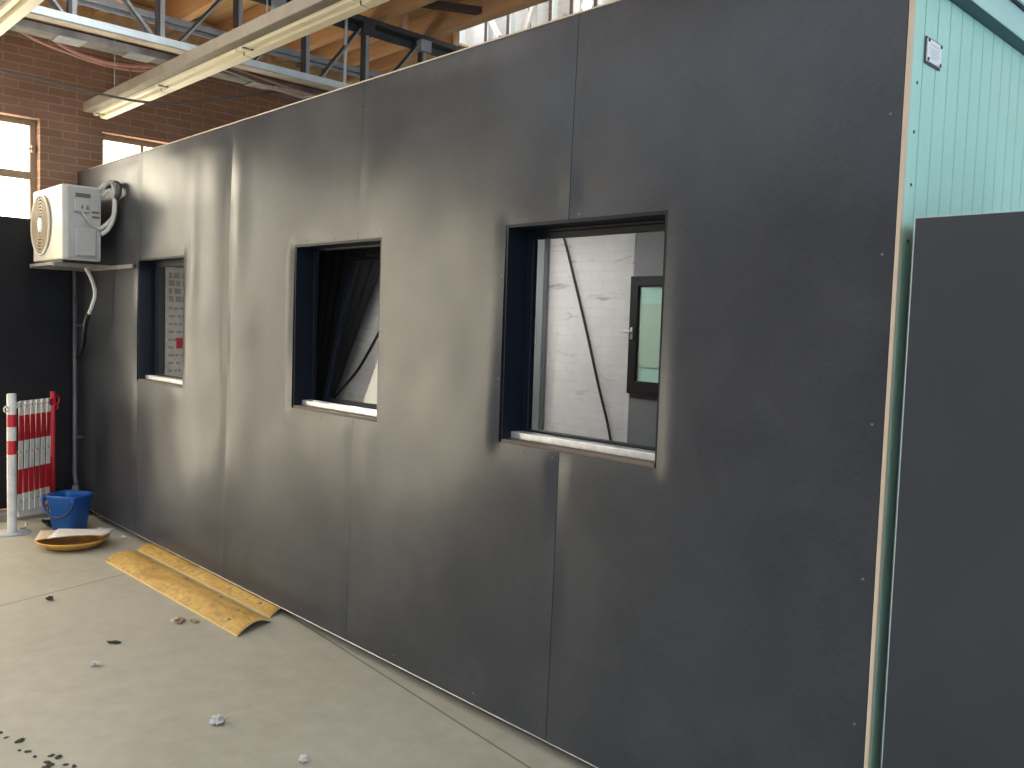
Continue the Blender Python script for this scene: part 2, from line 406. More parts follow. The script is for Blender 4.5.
tr = thing('cable_tray', (-6.3, 0, 3.37), 'grey cable tray running just behind the pale lower truss chord', 'cable tray')
MB().box(-6.37, -6.22, -2.9, 3.5, 3.385, 3.39).obj('tray_base', M_tray, tr)
MB().box(-6.225, -6.22, -2.9, 3.5, 3.39, 3.43).obj('tray_side', M_tray, tr)
MB().box(-6.37, -6.365, -2.9, 3.5, 3.39, 3.43).obj('tray_side', M_tray, tr)
for y in (-1.2, -.55, -.1, .25, .8, 1.3):
    MB().box(-6.375, -6.215, y, y + .17, 3.378, 3.384).obj('tray_clip', M_steel if int(y * 10) % 2 else M_dksteel, tr)
cd = MB().tube([(-6.0, 1.45, 3.40), (-6.0, 1.455, 3.98)], .012).obj('conduit', M_galv)
tag(cd, 'thin pale vertical conduit between the truss chords', 'conduit')
bl = thing('junction_lamp', (-6.0, .8, 3.9), 'small grey spotlight clamped high on the truss above the fluorescent lamp', 'spotlight')
MB().box(-5.98, -5.92, .80, .90, 3.80, 3.96, bev=.01).obj('lamp_body', M_steel, bl)
MB().lathe((-5.95, .80, 3.80), [(.012, -.01), (.028, 0), (.022, .02), (.004, .03)], n=16, axis='y').obj('lamp_lens', M_glow, bl)

# posts and braces of the lantern in front of the pale wall
for i, x in enumerate([-7.05, -6.63, -6.312, -6.015, -5.748, -5.486, -5.2, -4.9]):
    s = MB().box(x - .03, x + .012, 3.46, 3.52, 3.6, 5.5, M_darkwood).box(x + .012, x + .03, 3.46, 3.52, 3.6, 5.5, M_edge)
    o = s.obj('lantern_post')
    nm = ['farthest left, half hidden by the roof boards', 'left of the white slanted brace', 'second to the right of the white slanted brace', 'third from the left above the roof edge', 'fourth along, in the bright stretch', 'just left of the round glowing lamp', 'just right of the round glowing lamp', 'farthest right, hidden by the dark cabin']
    tag(o, 'dark upright post of the roof lantern, ' + nm[i], 'post', 'roof lantern posts')
for i, (p, q) in enumerate([((-6.66, 3.445, 4.75), (-6.42, 3.445, 4.4)), ((-5.85, 3.445, 4.85), (-6.07, 3.445, 4.35))]):
    o = MB().bar(p, q, .03, .045, side=Vector((0, 1, 0))).obj('lantern_brace', M_wh)
    tag(o, ['white slanted brace leaning left in front of the pale lantern wall', 'white slanted brace leaning right in front of the pale lantern wall'][i], 'brace', 'roof lantern braces')
for i, (x, z) in enumerate([(-5.42, 4.50), (-4.99, 4.53)]):
    bl = thing('bulkhead_lamp', (x, 3.44, z), ['round glowing lamp low on the pale lantern wall', 'glowing lamp half hidden by the top edge of the dark cabin'][i], 'lamp', 'bulkhead lamps on the lantern wall')
    MB().lathe((x, 3.62, z), [(.06, -.0), (.06, .03), (.05, .035)], n=24, axis='y').obj('lamp_base', M_wh, bl)
    MB().lathe((x, 3.62, z), [(.055, .03), (.05, .045), (.035, .06), (.01, .068)], n=24, axis='y').obj('lamp_lens', M_glow, bl)

# long fluorescent batten lamps
def batten(y, z, x0, x1, label, rot=0):
    t = thing('fluorescent_lamp', (x0, y + .1, z), label, 'lamp', 'cream fluorescent batten lamps')
    MB().box(x0, x1, y, y + .07, z, z + .075, bev=.006).obj('trunking', M_lampgrey, t)
    L_ = 1.24; x = x0 + .0; k = 0
    while x < x1 - .1:
        e = min(x + L_ - .012, x1)
        MB().prism([(y + .072, z + .055), (y + .074, z + .02), (y + .080, z - .012), (y + .104, z - .016), (y + .108, z + .022), (y + .124, z + .022), (y + .128, z - .024), (y + .180, z - .028), (y + .205, z + .006), (y + .2, z + .055)], x, e, axis='x').obj('reflector', M_cream, t)
        MB().box(x + .1, x + .118, y + .06, y + .135, z - .020, z - .012).obj('clip', M_lampgrey, t)
        MB().box(e - .001, e + .011, y + .126, y + .2, z - .022, z + .03).obj('end_cap', M_acdark, t)
        x += L_
    for xs in (x0 + .55, x0 + 2.9):
        MB().tube([(xs, y + .05, z + .07), (xs, y + .05, 4.0)], .004).obj('hanger_rod', M_steel, t)
    return t
batten(.0, 3.2, -7.5, -2.4, 'long cream fluorescent lamp hanging over the top edge of the dark cabin')
batten(-1.17, 3.2, -7.2, -3.6, 'cream fluorescent lamp cut off in the top left corner of the picture')

def smooth_path(pts, n=6):
    P = [Vector(p) for p in pts]; out = []
    for i in range(len(P) - 1):
        p0 = P[max(i - 1, 0)]; p1 = P[i]; p2 = P[i + 1]; p3 = P[min(i + 2, len(P) - 1)]
        for k in range(n):
            t = k / n
            out.append(.5 * ((2 * p1) + (p2 - p0) * t + (2 * p0 - 5 * p1 + 4 * p2 - p3) * t * t + (3 * p1 - p0 - 3 * p2 + p3) * t ** 3))
    out.append(P[-1]); return out
def cable(name, pts, r, m, label, cat='cable', group=None):
    o = MB().tube(smooth_path(pts), r, n=8).obj(name, m); return tag(o, label, cat, group)
cable('hanging_cable', [(-6.45, -1.6, 3.62), (-6.7, -.887, 3.575), (-6.7, -.742, 3.549), (-6.7, -.529, 3.512), (-6.7, -.338, 3.437), (-6.7, -.138, 3.407), (-6.7, .071, 3.419), (-6.7, .289, 3.468), (-6.55, .44, 3.50), (-6.38, .50, 3.45)], .011, M_pink, 'upper of two pink cables sagging below the truss', group='pink cables below the truss')
cable('hanging_cable', [(-6.48, -1.6, 3.60), (-6.75, -.877, 3.555), (-6.75, -.7, 3.52), (-6.75, -.516, 3.459), (-6.75, -.323, 3.425), (-6.75, -.122, 3.40), (-6.75, .089, 3.405), (-6.75, .309, 3.455), (-6.6, .47, 3.49), (-6.38, .54, 3.45)], .009, M_pink, 'lower of two pink cables sagging below the truss', group='pink cables below the truss')
cable('hanging_wire', [(-6.72, .064, 3.415), (-6.72, .085, 3.383), (-6.72, .086, 3.268), (-6.72, .086, 3.255)], .004, M_greycable, 'short thin wire dangling from the pink cables', 'wire')
cable('hanging_cable', [(-6.45, -1.8, 3.2), (-6.45, -.945, 3.149), (-6.45, -.658, 3.137), (-6.45, -.414, 3.124), (-6.45, -.121, 3.117), (-6.45, .05, 3.12), (-6.45, .264, 3.148), (-6.45, .566, 3.233), (-6.45, .887, 3.336), (-6.4, 1.05, 3.39)], .009, M_greycable, 'grey cable sagging across the brick wall in front of the lamp end')
cable('tray_cable', [(-6.215, .55, 3.41), (-6.2, .9, 3.36), (-6.2, 1.25, 3.33), (-6.22, 1.6, 3.34)], .007, M_palecable, 'pale cable drooping from the tray just above the cabin edge')
cable('tray_cable', [(-6.18, .5, 3.44), (-6.16, .8, 3.40), (-6.18, 1.2, 3.37), (-6.2, 1.5, 3.38)], .008, M_pink, 'pink cable lying along the tray beside the pale lower chord')

# ------------------------------------------------------------------ dark clad office cabin
cab = thing('office_cabin', (-4.3, 1.2, 0), 'long office cabin clad in dark satin boards with three windows and a mint green end', 'cabin')
WIN = [(-6.326, -5.55, 1.142, 1.998), (-4.16, -3.376, 1.142, 1.998), (-2.536, -1.76, 1.148, 2.003)]
ZB, ZT = .05, 2.74
SEAMS = [-7.632, -6.30, -4.92, -3.573, -2.205, -1.012]
def bulge(x, z, i):
    a, b = SEAMS[i], SEAMS[i + 1]
    u = (x - a) / (b - a); w = (z - ZB) / (ZT - ZB)
    pil = min(1, u / .2) * .3 + .7 * (1 - abs(2 * u - 1) ** 1.6)
    edge = min(1, u / .05, (1 - u) / .05, w / .04, (1 - w) / .04)
    edge = edge * edge * (3 - 2 * edge)
    n = noise.noise(Vector((x * .9 + 3.1, 1.7, z * .8))) * .010 + noise.noise(Vector((x * 2.3, 5.2, z * 1.1))) * .0045
    n += noise.noise(Vector((x * 2.1 + 7.7, 3.3, z * 2.2))) * .0085 + noise.noise(Vector((x * 4.1, 8.8, z * 3.3))) * .0022
    wv = .006 * math.sin(3.1 * z + i * 1.7) * math.sin(PI * u)
    d = (.0065 * pil + n * .9 + wv * .6) * edge
    # warps left by fixing: strong curl beside the third board's left edge at window height, and right of the first window
    d += .0115 * math.exp(-((x + 4.79) / .09) ** 2 - ((z - 2.2) / .34) ** 2)
    if x < -4.92: d -= .0085 * math.exp(-((x + 4.92) / .12) ** 2) * (.35 + .65 * math.exp(-((z - 2.2) / .5) ** 2))
    d += .0075 * math.exp(-((x + 5.40) / .08) ** 2 - ((z - 1.95) / .5) ** 2)
    d += .0055 * (math.exp(-((x + 3.47) / .09) ** 2 - ((z - .9) / .35) ** 2) + math.exp(-((x + 3.47) / .09) ** 2 - ((z - 2.15) / .3) ** 2)) * (1 if x > -3.573 else 0)
    for (wa, wb_, wc, wd) in WIN:      # held flat by the window trims
        dx = max(wa - x, 0, x - wb_); dz = max(wc - z, 0, z - wd); q = min(1, math.hypot(dx, dz) / .05)
        d *= q
    # the whole face is bowed a little: fixed top and bottom, loose in the middle
    fx = min(1, (x + 7.64) / .8, (-1.0 - x) / 1.0); fx = fx * fx * (3 - 2 * fx)
    d += (.024 * math.sin(PI * min(w, 1)) if w > .5 else .024 + .016 * (1 - math.cos(PI * (.5 - w) * 1.0)) ) * fx
    if i == 1:      # second board stands off behind the air conditioner and falls back after it
        k = min(max((x + 6.3) / .66, 0), 1) if x < -5.64 else min(max((-5.30 - x) / .34, 0), 1)
        d += .005 * k * k * (3 - 2 * k) * math.exp(-((z - 2.25) / .34) ** 2) * min(1, (2.74 - z) / .1, max(0, z - 2.0) / .06)
    return .016 * fx - max(d, -.001)
screw0 = None
def add_screw(x, z, i, par):
    global screw0
    y = bulge(x, z, i)
    if screw0 is None:
        screw0 = MB().lathe((0, 0, 0), [(.0042, -.001), (.004, .0012), (.002, .002)], n=8, axis='y').obj('screw', M_screw, par)
        o = screw0
    else:
        o = screw0.copy(); COL.objects.link(o); o.parent = par; o.matrix_parent_inverse = screw0.matrix_parent_inverse.copy()
    o.location = (x, y, z)
def cladding(i):
    a, b = SEAMS[i] + .0012, SEAMS[i + 1] - .0012
    hs = [h for h in WIN if h[1] > a and h[0] < b]
    def lines(lo, hi, cuts, step):
        c = sorted({lo, hi, *[k for k in cuts if lo < k < hi]}); out = []
        for p, q in zip(c, c[1:]):
            n = max(1, round((q - p) / step)); out += [p + (q - p) * k / n for k in range(n)]
        return out + [hi]
    xs = lines(a, b, [k for h in hs for k in h[:2]], .025); zs = lines(ZB, ZT, [k for h in hs for k in h[2:]], .03)
    mb = MB(); g = {}
    def V(p, q):
        if (p, q) not in g: g[(p, q)] = mb.bm.verts.new((xs[p], bulge(xs[p], zs[q], i), zs[q]))
        return g[(p, q)]
    k0, k1_ = mb.mi(M_clad), mb.mi(M_frame)
    for p in range(len(xs) - 1):
        for q in range(len(zs) - 1):
            cx, cz = (xs[p] + xs[p + 1]) / 2, (zs[q] + zs[q + 1]) / 2
            if any(h[0] < cx < h[1] and h[2] < cz < h[3] for h in hs): continue
            f = mb.bm.faces.new((V(p, q), V(p + 1, q), V(p + 1, q + 1), V(p, q + 1))); f.smooth = True; f.material_index = k0
    be = [e for e in mb.bm.edges if len(e.link_faces) == 1]
    for e in be: e.smooth = False
    ex = bmesh.ops.extrude_edge_only(mb.bm, edges=be)
    for v in [x for x in ex['geom'] if isinstance(x, bmesh.types.BMVert)]: v.co.y = .034
    for f in [x for x in ex['geom'] if isinstance(x, bmesh.types.BMFace)]: f.smooth = False; f.material_index = k1_
    me = bpy.data.meshes.new('cladding_board')
    for f in mb.bm.faces:
        pass
    bmesh.ops.recalc_face_normals(mb.bm, faces=mb.bm.faces)
    mb.bm.to_mesh(me); mb.bm.free()
    for m in mb.mats: me.materials.append(m)
    o = bpy.data.objects.new('cladding_board', me); COL.objects.link(o); attach(o, cab)
    # make sure the front faces look towards -y
    # screws along the seam edges
    for z in (.12, .55, .95, 1.35, 1.85, 2.2, 2.62):
        for x in ((b - .03,) if i == 4 else (a + .028,)):
            if not any(h[0] - .02 < x < h[1] + .02 and h[2] - .02 < z < h[3] + .02 for h in hs): add_screw(x, z + random.uniform(-.03, .03), i, o)
    for x in (a + .4, b - .42): add_screw(x, .095, i, o)
    return o
boards = [cladding(i) for i in range(5)]
for w, i in ((0, 1), (1, 2), (2, 3)):      # screws round the window openings
    a, b, c, d = WIN[w]
    pts = [(a - .012, c + .25), (a - .012, d - .2), (a + .12, d + .014), (a + .38, d + .014), (a + .15, c - .02), (a + .3, c - .025)]
    if w == 1: pts += [(b + .014, c + .12), (b + .014, c + .42), (b + .014, d - .3), (b + .014, d + .03)]
    for x, z in pts:
        k = max(j for j in range(5) if SEAMS[j] < x); add_screw(x, z, k, boards[k])
MB().tube([(SEAMS[0] + (SEAMS[5] - SEAMS[0]) * k / 60, bulge(SEAMS[0] + .001 + (SEAMS[5] - SEAMS[0] - .002) * k / 60, ZB, max(0, min(4, int((k / 60) * 4.95)))) + .004, .0465) for k in range(61)], .0035, n=6).obj('edge_highlight', M_alu, cab)  # bright strip added as the highlight along the boards' lower edge
MB().box(-7.632, -1.012, .013, .034, 2.7402, 2.746).obj('top_trim', M_ply, cab)
MB().box(-1.0115, -1.0, -.001, .0145, .045, 2.745, bev=.001).obj('corner_strip', M_ply, cab)

# shell behind the boards
MB().box(-7.62, -1.03, .035, 2.35, .055, .12).obj('floor_slab', M_int, cab)
MB().box(-7.62, -1.03, .03, 2.42, 2.46, 2.56).obj('roof_slab', M_int, cab)
MB().box(-7.625, -7.6, .03, 2.35, .12, 2.46).obj('end_wall', M_int, cab)
MB().box(-1.10, -1.04, .03, 2.35, .12, 2.46).obj('end_wall', M_int, cab)
MB().box(-7.6, -3.72, 2.28, 2.35, .12, 2.46).obj('interior_wall', M_white, cab)
MB().box(-3.715, -1.1, 2.28, 2.35, .12, 2.46).obj('interior_wall', M_intgrey, cab)
dr = MB().box(-5.62, -4.50, 2.235, 2.27, .13, 2.4, bev=.004).box(-4.72, -4.505, 2.22, 2.236, .13, 2.4, bev=.003).obj('interior_door', M_intgrey, cab)
MB().box(-5.50, -4.72, 2.228, 2.236, 1.72, 2.02, M_frame).obj('door_pane', None, dr)
MB().box(-4.602, -4.568, 2.205, 2.222, 1.49, 1.68, bev=.004).tube([(-4.585, 2.21, 1.59), (-4.585, 2.18, 1.59), (-4.66, 2.18, 1.585)], .011).obj('door_handle', M_wh, dr)
MB().box(-4.62, -4.585, 2.212, 2.222, 1.38, 1.43, bev=.003).obj('door_lock', M_frame, dr)
iw = MB().box(-3.72, -3.655, 2.25, 2.29, 1.19, 1.97, bev=.004).box(-3.655, -3.1, 2.25, 2.29, 1.905, 1.97, bev=.004).box(-3.655, -3.1, 2.25, 2.29, 1.19, 1.275, bev=.004).box(-3.1, -3.03, 2.25, 2.29, 1.19, 1.97, bev=.004).obj('interior_window', M_frame, cab)
MB().box(-3.655, -3.1, 2.272, 2.279, 1.275, 1.905).obj('window_pane', M_mint, iw)
MB().box(-3.635, -3.12, 2.264, 2.2705, 1.37, 1.79).obj('blind', M_palegreen, iw)
MB().box(-3.698, -3.68, 2.235, 2.251, 1.55, 1.63, bev=.003).tube([(-3.69, 2.24, 1.60), (-3.69, 2.22, 1.60), (-3.74, 2.22, 1.60)], .007).obj('window_handle', M_wh, iw)
cable('wall_cable', [(-4.45, 2.262, 2.40), (-4.365, 2.262, 2.278), (-4.23, 2.262, 1.93), (-4.11, 2.262, 1.603), (-3.97, 2.262, 1.2), (-3.864, 2.262, .91), (-3.80, 2.262, .6)], .009, M_black_rub, 'dark cable running diagonally down the white wall seen through the right window')
cable('wall_cable', [(-7.45, 2.262, .78), (-7.264, 2.262, .929), (-6.978, 2.262, 1.14), (-6.78, 2.262, 1.34), (-6.604, 2.262, 1.543), (-6.3, 2.262, 1.9)], .012, M_black_rub, 'dark cable rising across the white wall seen through the tilted middle window')
# added dark cloth imitating a reflection's slanted edge, before the white interior wall
cu = MB(); nz, nx = 24, 60; rows = []
for j in range(nz + 1):
    z = 2.38 - j / nz * 2.1
    xr = -6.393 + (z - 2.026) * .62 if z > .55 else -7.31
    xr = min(xr, -6.26)
    row = []
    for i in range(nx + 1):
        x = -7.57 + (xr + 7.57) * i / nx
        row.append(cu.bm.verts.new((x, 2.1 + .010 * math.sin(i * .8) * (.6 + .4 * math.sin(j * .3)), z)))
    rows.append(row)
for j in range(nz):
    for i in range(nx):
        f = cu.bm.faces.new((rows[j][i], rows[j][i + 1], rows[j + 1][i + 1], rows[j + 1][i])); f.smooth = True
ct = thing('reflection_standin', (-7.0, 2.1, .28), 'added dark cloth with a slanting edge, standing in for the reflection in the tilted middle window', 'reflection_standin')
co = cu.obj('standin_cloth', M_standin, ct)
sd = co.modifiers.new('thickness', 'SOLIDIFY'); sd.thickness = .004
MB().tube([(-7.6, 2.1, 2.40), (-6.1, 2.1, 2.40)], .012).obj('standin_rail', M_dksteel, ct)
# paper planner on the end wall seen through the left window
pl = thing('wall_planner', (-7.59, 1.0, 1.05), 'pale paper planner with rows of entries on the end wall behind the left window', 'wall planner')
MB().box(-7.598, -7.588, .70, 1.5, 1.05, 2.03).obj('sheet', M_paper, pl)
rw = MB()
for k in range(13):
    z = 1.12 + k * .068
    y = .73
    while y < 1.46:
        w = random.uniform(.02, .06); rw.box(-7.588, -7.587, y, y + w, z, z + (.05 if k > 8 else .022)); y += w + random.uniform(.008, .03)
rw.obj('entry_rows', M_print, pl)
MB().box(-7.587, -7.584, .80, .86, 1.33, 1.42).obj('red_note', M_red, pl)
for x, y in ((-4.2, 1.35), (-5.6, 1.45)):  # out-of-view lights added to brighten the white interior wall
    lt = thing('added_cabin_light', (x, y, 2.44), 'added unseen light under the cabin ceiling, ' + ('above the right window' if x > -5 else 'between the left and middle windows'), 'ceiling light', 'added lights inside the cabin')
    MB().box(x - .31, x + .31, y - .16, y + .16, 2.44, 2.459, bev=.004).obj('light_housing', M_wh, lt)
    MB().box(x - .29, x + .29, y - .14, y + .14, 2.434, 2.44).obj('light_diffuser', M_roomfill if x > -5 else M_roomfill2, lt)

# windows
def window(i, label):
    a, b, c, d = WIN[i]
    w = MB()                                           # deep black liner and outer frame
    t = .012
    w.box(a - .001, a + t, -.001, .115, c, d).box(b - t, b + .001, -.001, .115, c, d).box(a + t, b - t, -.001, .115, d - t, d + .001)
    fa, fb, fc, fd = a + t, b - t, c + t, d - t
    s = .012; y0, y1 = .10, .125
    w.box(fa, fa + s, y0, y1, fc, fd, bev=.003).box(fb - s, fb, y0, y1, fc, fd, bev=.003).box(fa + s, fb - s, y0, y1, fd - s, fd, bev=.003).box(fa + s, fb - s, y0, y1, fc, fc + s, bev=.003)
    o = w.obj('window_frame', M_frame, cab); o['label'] = label
    MB().box(a + t, b - t, -.004, .10, c - .001, c + .012).obj('sill_board', M_sill, o)
    MB().box(a + t + .0, b - t, .045, .099, c + .0125, c + .04, bev=.003).obj('sill_profile', M_alu, o)
    ga, gb, gc, gd = fa + s, fb - s, fc + s, fd - s
    q = .026
    sa = MB(); yy0, yy1 = .101, .128
    sa.box(ga - .012, ga + q, yy0, yy1, gc, gd, bev=.004).box(gb - q, gb + .012, yy0, yy1, gc, gd, bev=.004).box(ga + q, gb - q, yy0, yy1, gd - q, gd, bev=.004).box(ga + q, gb - q, yy0, yy1, gc, gc + q, bev=.004)
    gl = MB().box(ga + q - .004, gb - q + .004, .107, .113, gc + q - .004, gd - q + .004)
    if i == 1:                                         # tilted inwards about its bottom edge
        T = Matrix.Translation((0, .19, gc)) @ Matrix.Rotation(math.radians(-11.), 4, 'X') @ Matrix.Translation((0, -.12, -gc))
        for m in (sa, gl):
            for v in m.bm.verts: v.co = T @ v.co
    so = sa.obj('window_sash', M_frame, o)
    gl.obj('glass_pane', M_glass, o)
window(0, 'left window, half shaded by the air conditioner')
window(1, 'middle window with its sash tilted inwards')
window(2, 'right window with clear closed glass')

# mint green tongue-and-groove end of the cabin
gs = MB()
ys = [.012, .082] + [.082 + .0858 * k for k in range(1, 28)]
for p, q in zip(ys, ys[1:]):
    gs.box(-1.04, -1.0, p + .003, q - .003, .05, 2.556, M_mint, bev=.002)
gs.box(-1.035, -1.004, .015, ys[-1], .05, 2.556, M_mintd)
gs.obj('green_siding', None, cab)
for y, z in ((.05, 2.29), (.048, 2.16), (.05, 2.02), (.052, 1.87)):
    MB().lathe((0, 0, 0), [(.005, 0), (.004, .002)], n=8).obj('nail', M_dksteel, cab)
    o = COL.objects[-1]; o.rotation_euler = (0, PI / 2, 0); o.location = (-1.0, y, z)
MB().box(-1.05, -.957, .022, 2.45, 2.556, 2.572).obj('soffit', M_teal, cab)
MB().box(-.969, -.955, .022, 2.46, 2.557, 2.64, bev=.002).obj('fascia', M_mintl, cab)
MB().box(-1.05, -.94, .022, 2.47, 2.642, 2.664).obj('roof_edge', M_dksteel, cab)
MB().box(-.939, -.932, .022, 2.47, 2.640, 2.668).obj('drip_flashing', M_galv, cab)
sg = thing('sign_plate', (-1.0, .135, 2.35), 'small white sign plate screwed to the mint green siding near the corner', 'sign')
plm = MB().box(-.9985, -.992, .087, .183, 2.356, 2.416, bev=.001).obj('plate', M_plate, sg)
MB().box(-.9985, -.9955, .083, .187, 2.35, 2.4205).obj('backing', M_dksteel, sg)
tx = MB()
tx.box(-.992, -.9915, .105, .165, 2.400, 2.405, M_pinkink)
for z, a, b in ((2.391, .100, .165), (2.385, .108, .158), (2.379, .100, .168), (2.373, .11, .16), (2.367, .105, .150)): tx.box(-.992, -.9915, a, b, z, z + .0022, M_greyink)
tx.obj('faded_text', None, sg)
for y in (.093, .177):
    for z in (2.361, 2.411):
        o = MB().lathe((0, 0, 0), [(.005, 0), (.005, .002), (.003, .003)], n=10).obj('screw', M_dksteel, sg)
        o.rotation_euler = (0, PI / 2, 0); o.location = (-.992, y, z)

# tall dark cabinet against the green end
cb = thing('cabinet', (-.6, .3, 0), 'tall plain dark grey cabinet standing in front of the mint green siding at right', 'cabinet')
MB().box(-.955, -.2, .006, .75, 0.0, 1.918, bev=.003).obj('cabinet_body', M_cab, cb)
MB().box(-.955, -.2, -.016, .0055, 0.02, 1.92, bev=.0015).obj('cabinet_door', M_cab, cb)
MB().box(-.9575, -.9555, -.0165, .004, .02, 1.921).box(-.955, -.2, -.014, .004, 1.9205, 1.9225).obj('edge_band', M_edge, cb)

# ------------------------------------------------------------------ corner: black panel, kerb, pipe
bp = MB()
bp.box(XB + .003, XB + .03, -.80, -.003, .06, 2.33, bev=.002)
tag(bp.obj('wall_panel', M_black), 'black panel covering the lower brick wall in the corner', 'panel')
kb = MB().box(XB + .035, -7.42, -.80, -.12, 0, .055, bev=.006).obj('kerb', noisy('dusty_kerb', (.22, .2, .17), (.3, .28, .24), 8, .8))
tag(kb, 'low grey kerb at the foot of the black panel', 'kerb')
pp = thing('downpipe', (-7.49, -.05, .25), 'thin dark grey upright pipe in the corner beside the cabin', 'pipe')
MB().tube([(-7.49, -.06, 2.0), (-7.49, -.06, .30), (-7.47, -.06, .25), (-7.40, -.08, .235)], .018).obj('pipe', M_steel if False else noisy('pipe_grey', (.07, .07, .075), (.1, .1, .105), 6, .5), pp)
for z in (.6, 1.5): MB().box(-7.515, -7.465, -.06, .0, z, z + .02, bev=.003).obj('pipe_clamp', M_dksteel, pp)
sp_ = MB().lathe((-7.38, -.09, 0.0), [(.10, 0), (.085, .09), (.05, .16), (.03, .2), (.022, .235)], n=12).obj('floor_gully', noisy('dusty_gully', (.1, .09, .08), (.2, .18, .15), 9, .85))
tag(sp_, 'small dusty gully block under the corner pipe', 'gully')

# ------------------------------------------------------------------ air conditioner
AX0, AX1, AY0, AY1, AZ0, AZ1 = -7.42, -6.728, -.382, -.12, 1.985, 2.515
ac = thing('air_conditioner', (-7.07, -.25, 1.95), 'ivory outdoor air conditioner unit on a wall bracket at the left end of the cabin', 'air conditioner')
MB().box(AX0, AX1, AY0, AY1, AZ0, AZ1, bev=.012).obj('casing', M_acwhite, ac)
FC = (-7.195, AY0, 2.25); FR = .218
MB().lathe((FC[0], AY0 + .001, FC[2]), [(FR, 0), (FR, .004), (FR - .002, .0045)], n=48, axis='y').obj('fan_opening', M_acdark, ac)
for k, R in enumerate([.218, .194, .17, .146, .122, .098, .075]):
    MB().ring((FC[0], AY0 - .012, FC[2]), (0, 1, 0), R, .0085 if k == 0 else .0058).obj('guard_ring', M_acwhite if k == 0 else M_acring, ac)
sp = MB()
for k in range(8):
    a = k * PI / 4 + .2
    sp.bar((FC[0] + .05 * math.cos(a), AY0 - .008, FC[2] + .05 * math.sin(a)), (FC[0] + .215 * math.cos(a), AY0 - .008, FC[2] + .215 * math.sin(a)), .006, .005, side=Vector((0, 1, 0)))
sp.obj('guard_spokes', M_acring, ac)
MB().lathe((FC[0], AY0 - .004, FC[2]), [(.056, 0), (.054, .014), (.03, .02), (.004, .021)], n=28, axis='y').obj('fan_hub', M_plate, ac)
X = AX1
sd_ = MB().box(X - .001, X + .012, AY0 + .035, AY1 - .004, AZ0 + .012, AZ1 - .012, bev=.005)
sd_.obj('side_cover', M_acgrey, ac)
MB().box(X + .008, X + .03, AY0 + .08, AY1 - .035, AZ0 + .03, AZ0 + .235, bev=.012).obj('valve_cover', M_acgrey, ac)
MB().box(X + .008, X + .03, AY0 + .075, AY1 - .085, 2.325, 2.415, bev=.006).obj('terminal_cover', M_acgrey, ac)
MB().box(X + .012, X + .0135, AY0 + .085, AY1 - .075, 2.43, 2.46).obj('handle_recess', M_acdark, ac)
MB().prism([(AY0 + .115, 2.35), (AY0 + .135, 2.35), (AY0 + .125, 2.385)], X + .030, X + .0315, axis='x').prism([(AY0 + .15, 2.345), (AY0 + .172, 2.345), (AY0 + .161, 2.385)], X + .030, X + .0315, axis='x').obj('warning_mark', M_bark, ac)
for z in (2.29, 2.325): MB().box(X + .012, X + .0135, AY1 - .065, AY1 - .015, z, z + .016).obj('vent_slot', M_acdark, ac)
for x in (AX0 + .08, AX1 - .08):
    MB().box(x - .03, x + .03, AY0 + .02, AY1 - .01, AZ0 - .018, AZ0 + .002, bev=.003).obj('foot', M_black_rub, ac)
MB().tube(smooth_path([(X + .03, AY0 + .125, 2.33), (X + .035, AY0 + .14, 2.30), (X + .03, AY0 + .18, 2.25), (X + .02, AY1 + .0, 2.21)]), .006).obj('supply_lead', M_hose, ac)
br = thing('wall_bracket', (-7.0, -.2, 1.93), 'steel wall bracket carrying the air conditioner', 'bracket')
for x in (AX0 + .08, AX1 - .08):
    m = MB().box(x - .02, x + .02, -.42, -.012, 1.935, 1.966, bev=.003)
    m.obj('bracket_arm', M_brk, br)
MB().box(AX0 + .02, AX1 + .36, -.032, -.016, 1.935, 1.966, bev=.003).obj('wall_rail', M_brk, br)
MB().box(AX0 + .05, AX1 - .05, -.42, -.405, 1.945, 1.965).obj('front_rail', M_brk, br)
cable('refrigerant_hose', [(-6.72, -.13, 2.50), (-6.70, -.085, 2.555), (-6.68, -.055, 2.55), (-6.66, -.05, 2.48), (-6.655, -.05, 2.37), (-6.67, -.06, 2.28), (-6.70, -.085, 2.215), (-6.712, -.125, 2.18)], .017, M_hose, 'outer insulated hose looping from the top to the bottom of the air conditioner', 'hose', 'air conditioner hoses')
cable('refrigerant_hose', [(-6.73, -.11, 2.46), (-6.70, -.07, 2.50), (-6.68, -.045, 2.43), (-6.69, -.045, 2.33), (-6.70, -.08, 2.27), (-6.712, -.13, 2.22)], .014, M_hose, 'inner insulated hose of the loop beside the air conditioner', 'hose', 'air conditioner hoses')
cable('wall_duct', [(-6.70, -.035, 2.44), (-6.61, -.04, 2.47), (-6.60, -.042, 2.515), (-6.64, -.042, 2.548), (-6.75, -.04, 2.555), (-6.86, -.035, 2.55)], .022, M_dksteel, 'dark bent duct on the cabin behind the air conditioner hoses', 'duct')
cable('drain_hose', [(-6.9, -.20, 1.985), (-6.9, -.174, 1.955), (-6.9, -.125, 1.855), (-6.9, -.103, 1.767), (-6.9, -.117, 1.685), (-6.92, -.14, 1.60)], .014, M_hose, 'white drain hose hanging below the air conditioner', 'hose')
cable('hose_tail', [(-6.92, -.14, 1.602), (-6.95, -.15, 1.55), (-7.05, -.13, 1.47), (-7.2, -.09, 1.38), (-7.36, -.06, 1.30), (-7.455, -.05, 1.25)], .017, M_black_rub, 'dark rubber tail leading from the white drain hose to the corner pipe', 'hose')

